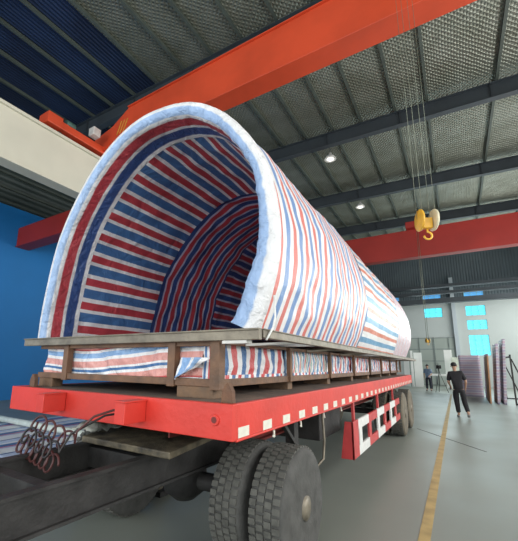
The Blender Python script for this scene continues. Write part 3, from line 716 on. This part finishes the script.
bundle('wrapped_sheet_bundle', -8.3, -4.7, 2.6, 8.0, 0, .30, m_ground, 'wide flat bundle wrapped in striped cloth on the floor left of the trailer')
o = MB().tube([(-9.0, 4.05, .39), (-4.2, 4.05, .385)], .06, 14).build('white_pipe', m_pipe); tag(o, 'pale pipe lying across the striped floor bundle left of the trailer', 'pipe')
for i, (x, y, a, l) in enumerate(((-4.35, 3.0, .3, 1.2), (-4.1, 3.5, -.2, 1.1))):
    o = MB().beam((x, y, .05), (x+l*math.cos(a)*.3, y+l, .05), .10, .09).build('timber_batten', m_wood, None, .005)
    tag(o, ('nearer', 'farther')[i]+' of two timber battens lying on the floor under the left side of the trailer', 'timber')

# ================================================================== FAR END OBJECTS
def standing(name, x0, x1, y, zt_, m, lab, cat='board', lean=.25, th=.08, group=None):
    o = MB().prism([(x0, y, 0), (x1, y, 0), (x1, y+th, 0), (x0, y+th, 0)], (0, lean, zt_)).build(name, m, None, .008); return tag(o, lab, cat, group)
standing('white_board', -2.95, -2.35, 32.9, 2.75, m_board, 'tall white panel standing just right of the trailer end', 'panel')
standing('white_board', -3.75, -3.35, 33.2, 2.2, m_board, 'narrow white panel partly hidden behind the trailer end', 'panel')
standing('white_board', -3.15, -2.98, 32.5, 2.9, m_board, 'thin white panel edge standing left of the wide tall one', 'panel')
standing('white_board', -.75, -.22, 32.6, 2.95, m_board, 'white panel standing behind the head of the person in black', 'panel')
standing('white_board', -.30, .28, 31.8, 2.35, mat('cream_green_board', (.60, .66, .56), .5), 'pale greenish panel standing just left of the striped wrapped stack', 'panel')
tb = thing('white_table', 'long white table in the distance between the two people', 'table', (-1.1, 31, 0))
MB().box(-1.75, -.45, 30.8, 31.5, .95, 1.10).build('tabletop', m_board, tb, .01)
for x in (-1.7, -.55):
    for y in (30.85, 31.4): MB().box(x, x+.05, y, y+.05, 0, .95).build('leg', m_dark, tb)
# wrapped stack at right
m_stack = striped('stack_cloth_stripes', 1, .26, .008, 2, 0, [(0, (.46, .40, .54)), (.30, (.60, .58, .62)), (.5, (.55, .40, .48)), (.80, (.62, .60, .64))], .5, .3, 5)
def wrapped_box(name, x0, x1, y0, y1, z0, z1, m, lab, tilt=0.):
    pts = [(x0, y0), (x1, y0), (x1, y1), (x0, y1), (x0, y0)]
    rows, uvs = [], []
    nzv = 16
    for i in range(nzv+1):
        z = z0+(z1-z0)*i/nzv; row, uvr = [], []; s_ = 0
        for a in range(4):
            (xa, ya), (xb, yb) = pts[a], pts[a+1]
            for q in range(8):
                x = xa+(xb-xa)*q/8; y = ya+(yb-ya)*q/8
                row.append((x+tilt*(z-z0)+.006*nz(x*5, y*5, z*5), y+.006*nz(z*4, x*3, y), z)); uvr.append((s_+math.dist((xa, ya), (x, y)), z))
            s_ += math.dist((xa, ya), (xb, yb))
        row.append(row[0]); uvr.append((s_, z)); rows.append(row); uvs.append(uvr)
    o = grid(name, rows, uvs, m, None, 0)
    bm = bmesh.new(); bm.from_mesh(o.data); bmesh.ops.remove_doubles(bm, verts=bm.verts, dist=.0005)
    bmesh.ops.holes_fill(bm, edges=[e_ for e_ in bm.edges if e_.is_boundary], sides=0); bmesh.ops.recalc_face_normals(bm, faces=bm.faces); bm.to_mesh(o.data); bm.free()
    return tag(o, lab, 'wrapped panels')
wrapped_box('wrapped_panel_stack', .14, 1.16, 24.6, 26.0, 0, 2.28, m_stack, 'tall stack in faded pink and grey striped cloth right of the person in black')
# leaning sheets to the right
xs = [(1.20, 22.4, 2.3, m_stack, 'leaning wrapped sheet nearest the striped stack', .14), (1.16, 20.4, 2.15, m_orange, 'thin orange-brown board leaning between the wrapped sheets', .14),
      (1.42, 20.3, 2.7, m_stack, 'leaning grey striped wrapped sheet right of the orange-brown board', .2), (1.66, 20.3, 2.9, m_stack, 'rightmost leaning wrapped sheet', .24)]
for x, y, h, m, lab, tl in xs:
    b = MB(); wd = .06 if m is m_orange else .10
    ln = 1.8
    if m is m_orange:
        o = b.prism([(x, y, 0), (x+wd, y, 0), (x+wd, y+ln, 0), (x, y+ln, 0)], (tl*.6, 0, h)).build('leaning_board', m, None, .006); tag(o, lab, 'board')
    else:
        wrapped_box('leaning_wrapped_sheet', x, x+wd, y, y+ln, 0, h, m, lab, tl/h)
# rack the sheets lean on
rk = thing('storage_rack', 'dark steel rack holding the leaning sheets at the right', 'rack', (2.0, 21, 0))
RX = .13
for y in (20.2, 23.8):
    MB().beam((1.95+RX, y, 0), (1.95+RX, y, 2.2), .06, .06).build('upright', m_dark, rk); MB().beam((1.95+RX, y, .05), (2.6+RX, y, .05), .06, .06).build('foot', m_dark, rk)
    MB().beam((1.98+RX, y, 2.0), (2.58+RX, y, .08), .05, .05).build('brace', m_dark, rk)
MB().beam((1.95+RX, 20.2, 2.1), (1.95+RX, 23.8, 2.1), .06, .06).build('top_bar', m_dark, rk)

# ================================================================== PEOPLE
def skin_obj(name, verts, edges, radii, m, parent, sub=2, root=0):
    me = bpy.data.meshes.new(name); me.from_pydata([tuple(v) for v in verts], edges, []); me.materials.append(m)
    o = bpy.data.objects.new(name, me); C.objects.link(o)
    sk = o.modifiers.new('skin', 'SKIN'); sk.use_smooth_shade = True
    if not me.skin_vertices: 
        bpy.context.view_layer.objects.active = o
    sv = me.skin_vertices[0].data if me.skin_vertices else None
    if sv:
        for i, rr in enumerate(radii):
            sv[i].radius = rr if isinstance(rr, tuple) else (rr, rr); sv[i].use_root = (i == root)
    ss = o.modifiers.new('sub', 'SUBSURF'); ss.levels = sub; ss.render_levels = sub
    dg = bpy.context.evaluated_depsgraph_get(); ev = o.evaluated_get(dg)
    me2 = bpy.data.meshes.new_from_object(ev); me2.name = name
    o.modifiers.clear(); o.data = me2
    for p in me2.polygons: p.use_smooth = True
    if parent: o.parent = parent
    return o
def person(loc, rz, pose, lab, m_top, m_trs, m_sh, m_skin_):
    """figure built around its own origin, facing +Y"""
    root = thing('person', lab, 'person', loc); root.rotation_euler = (0, 0, rz)
    J = pose
    V, E, R = [], [], []
    idx = {}
    def add(n, rr, par=None):
        idx[n] = len(V); V.append(Vector(J[n])); R.append(rr)
        if par is not None: E.append((idx[par], idx[n]))
    add('pelvis', (.085, .07)); add('waist', (.095, .07), 'pelvis'); add('chest', (.115, .075), 'waist'); add('neckb', (.055, .05), 'chest'); add('neck', .05, 'neckb')
    add('head0', (.062, .075), 'neck'); add('head1', (.075, .092), 'head0'); add('head2', (.066, .08), 'head1')
    for s_ in ('l', 'r'):
        add('sh'+s_, .05, 'chest'); add('el'+s_, .042, 'sh'+s_); add('wr'+s_, .027, 'el'+s_)
        w_ = Vector(J['wr'+s_]); e_ = Vector(J['el'+s_]); dr = (w_-e_).normalized(); sd = Vector((1 if s_ == 'l' else -1, 0, 0)); sd = (sd-dr*sd.dot(dr)).normalized(); fw = dr.cross(sd)
        J['palm'+s_] = w_+dr*.06; add('palm'+s_, (.026, .02), 'wr'+s_)
        for q, (off, ln) in enumerate(((-.028, .075), (-.010, .085), (.010, .08), (.028, .065))):
            J['k%d%s' % (q, s_)] = w_+dr*.10+fw*off; J['m%d%s' % (q, s_)] = w_+dr*(.10+ln*.5)+fw*off-sd*.008; J['t%d%s' % (q, s_)] = w_+dr*(.10+ln)+fw*off-sd*.025
            add('k%d%s' % (q, s_), .0095, 'palm'+s_); add('m%d%s' % (q, s_), .009, 'k%d%s' % (q, s_)); add('t%d%s' % (q, s_), .0075, 'm%d%s' % (q, s_))
        J['th'+s_] = w_+dr*.07-fw*.045; J['tt'+s_] = w_+dr*.105-fw*.055-sd*.01
        add('th'+s_, .011, 'palm'+s_); add('tt'+s_, .009, 'th'+s_)
        add('hip'+s_, .065, 'pelvis'); add('kn'+s_, .05, 'hip'+s_); add('an'+s_, .04, 'kn'+s_); 
        an = Vector(J['an'+s_]); J['ball'+s_] = Vector(J['toe'+s_])*.75+an*.25; add('ball'+s_, (.04, .03), 'an'+s_); add('toe'+s_, (.036, .022), 'ball'+s_)
    body = skin_obj('body', V, E, R, m_skin_, root)
    h1 = Vector(J['head1']); h2 = Vector(J['head2'])
    # face features
    f = (Vector(J['face'])).normalized(); side_ = Vector((f.y, -f.x, 0))
    c = (h1+Vector(J['head0']))/2+Vector((0, 0, .03))
    MB().tube([c+f*.085+Vector((0, 0, .02)), c+f*.112-Vector((0, 0, .01)), c+f*.095-Vector((0, 0, .02))], .012, 8, rs=[.006, .013, .006]).build('nose', m_skin_, None).parent = root
    for sg in (-1, 1):
        o = MB().tube([c+side_*sg*.078+Vector((0, 0, .025)), c+side_*sg*.088, c+side_*sg*.078-Vector((0, 0, .03))], .012, 8, rs=[.010, .017, .008]).build('ear', m_skin_); o.parent = root
        o = MB().lathe(c+side_*sg*.032+f*.083+Vector((0, 0, .025)), f, [(.004, 0), (.011, .004), (.011, .010), (.003, .013)], 10).build('eye', m_black); o.parent = root
    o = MB().tube([c+f*.088-side_*.025-Vector((0, 0, .045)), c+f*.094-Vector((0, 0, .045)), c+f*.088+side_*.025-Vector((0, 0, .045))], .006, 8).build('mouth', mat('lips', (.35, .14, .12), .5)); o.parent = root
    # hair cap: ellipsoid shell set back from the face
    bm = bmesh.new(); bmesh.ops.create_uvsphere(bm, u_segments=24, v_segments=16, radius=1)
    hc = c+Vector((0, 0, .045))-f*.012
    for v_ in bm.verts:
        q = v_.co.copy(); fr_ = q.dot(f)
        if q.z < -.1: q.z = -.1-(0.55 if fr_ < .1 else 0)*(-q.z-.1)
        if fr_ > .45 and q.z < .35: q -= f*(fr_-.45)
        v_.co = hc+Vector((q.x*.091, q.y*.108, q.z*.095))
    for fc in bm.faces: fc.smooth = True
    me = bpy.data.meshes.new('hair'); bm.to_mesh(me); bm.free(); me.materials.append(m_hair); ho = bpy.data.objects.new('hair', me); C.objects.link(ho); ho.parent = root
    # shirt
    names = ['waist0', 'waist', 'chest', 'neckb']; J['waist0'] = Vector(J['pelvis'])+Vector((0, 0, -.06))
    V2, E2, R2 = [Vector(J[n]) for n in names], [(0, 1), (1, 2), (2, 3)], [(.17, .13), (.155, .12), (.175, .125), (.085, .085)]
    for s_ in ('l', 'r'):
        sh, el = Vector(J['sh'+s_]), Vector(J['el'+s_]); n0 = len(V2)
        V2 += [sh, sh+(el-sh)*.45, sh+(el-sh)*.92]; R2 += [.088, .074, .066]; E2 += [(2, n0), (n0, n0+1), (n0+1, n0+2)]
    skin_obj('shirt', V2, E2, R2, m_top, root, root=1)
    V3, E3, R3 = [Vector(J['pelvis'])+Vector((0, 0, .04)), Vector(J['pelvis'])-Vector((0, 0, .03))], [(0, 1)], [(.15, .115), (.15, .12)]
    for s_ in ('l', 'r'):
        hp, kn, an = Vector(J['hip'+s_]), Vector(J['kn'+s_]), Vector(J['an'+s_]); n0 = len(V3)
        V3 += [hp, kn, an+(kn-an)*.12]; R3 += [.105, .082, .07]; E3 += [(1, n0), (n0, n0+1), (n0+1, n0+2)]
        b2 = Vector(J['ball'+s_]); to_ = Vector(J['toe'+s_])
        heel = an+Vector((0, 0, -.035))-(to_-an).normalized()*.03
        skin_obj('shoe', [heel, (heel+b2)/2+Vector((0, 0, .0)), b2, to_], [(0, 1), (1, 2), (2, 3)], [(.042, .042), (.045, .045), (.05, .04), (.042, .03)], m_sh, root)
    skin_obj('trousers', V3, E3, R3, m_trs, root, root=0)
    return root
walk = dict(pelvis=(0, 0, .93), waist=(0, .01, 1.09), chest=(0, .03, 1.32), neckb=(0, .03, 1.47), neck=(0, .04, 1.52), head0=(0, .055, 1.58), head1=(0, .06, 1.64), head2=(0, .05, 1.68), face=(0, 1, 0),
            shl=(-.17, .02, 1.41), ell=(-.25, .02, 1.14), wrl=(-.19, .20, 1.00), shr=(.17, .03, 1.41), elr=(.25, -.02, 1.13), wrr=(.22, .14, .93),
            hipl=(-.095, 0, .88), knl=(-.10, .10, .49), anl=(-.11, .05, .09), toel=(-.125, .22, .035),
            hipr=(.095, 0, .88), knr=(.11, .03, .48), anr=(.13, -.22, .14), toer=(.135, -.09, .035))
person((.05, 14.1, .0), .12, walk, 'person in black shirt and trousers walking away across the grey floor', m_blackcloth, m_blackcloth, m_shoe, m_skin).rotation_euler = (0, -.07, .12)
stand = dict(pelvis=(0, 0, .93), waist=(0, 0, 1.09), chest=(0, .01, 1.32), neckb=(0, .01, 1.47), neck=(0, .02, 1.52), head0=(0, .03, 1.58), head1=(0, .035, 1.64), head2=(0, .03, 1.68), face=(0, 1, 0),
            shl=(-.17, 0, 1.41), ell=(-.23, -.02, 1.14), wrl=(-.13, .17, 1.02), shr=(.17, 0, 1.41), elr=(.23, -.03, 1.14), wrr=(.24, .03, .90),
            hipl=(-.095, 0, .88), knl=(-.11, .02, .48), anl=(-.12, 0, .09), toel=(-.15, .14, .035),
            hipr=(.095, 0, .88), knr=(.11, .02, .48), anr=(.12, 0, .09), toer=(.15, .14, .035))
person((-1.70, 28., .0), PI-.1, stand, 'distant person in a blue-grey shirt and dark trousers standing by the white panels', m_shirt, m_navycloth, m_shoed, m_skin)
# camera on a tripod
tp = thing('camera_tripod', 'dark tripod with a small camera left of the person in black', 'tripod', (-.98, 27, 0))
for a in (PI/2+.3, PI/2+.3+2.09, PI/2+.3+4.19): MB().tube([(-.98, 27, 1.30), (-.98+.42*math.cos(a), 27+.42*math.sin(a), .012)], .016, 8).build('leg', m_black, tp)
MB().tube([(-.98, 27, 1.2), (-.98, 27, 1.52)], .02, 8).build('centre_column', m_black, tp)
MB().box(-1.12, -.84, 26.9, 27.12, 1.50, 1.72).lathe((-.98, 26.92, 1.61), (0, -1, 0), [(.08, 0), (.08, .12), (.06, .13)], 16).build('camera_body', m_black, tp, .01)
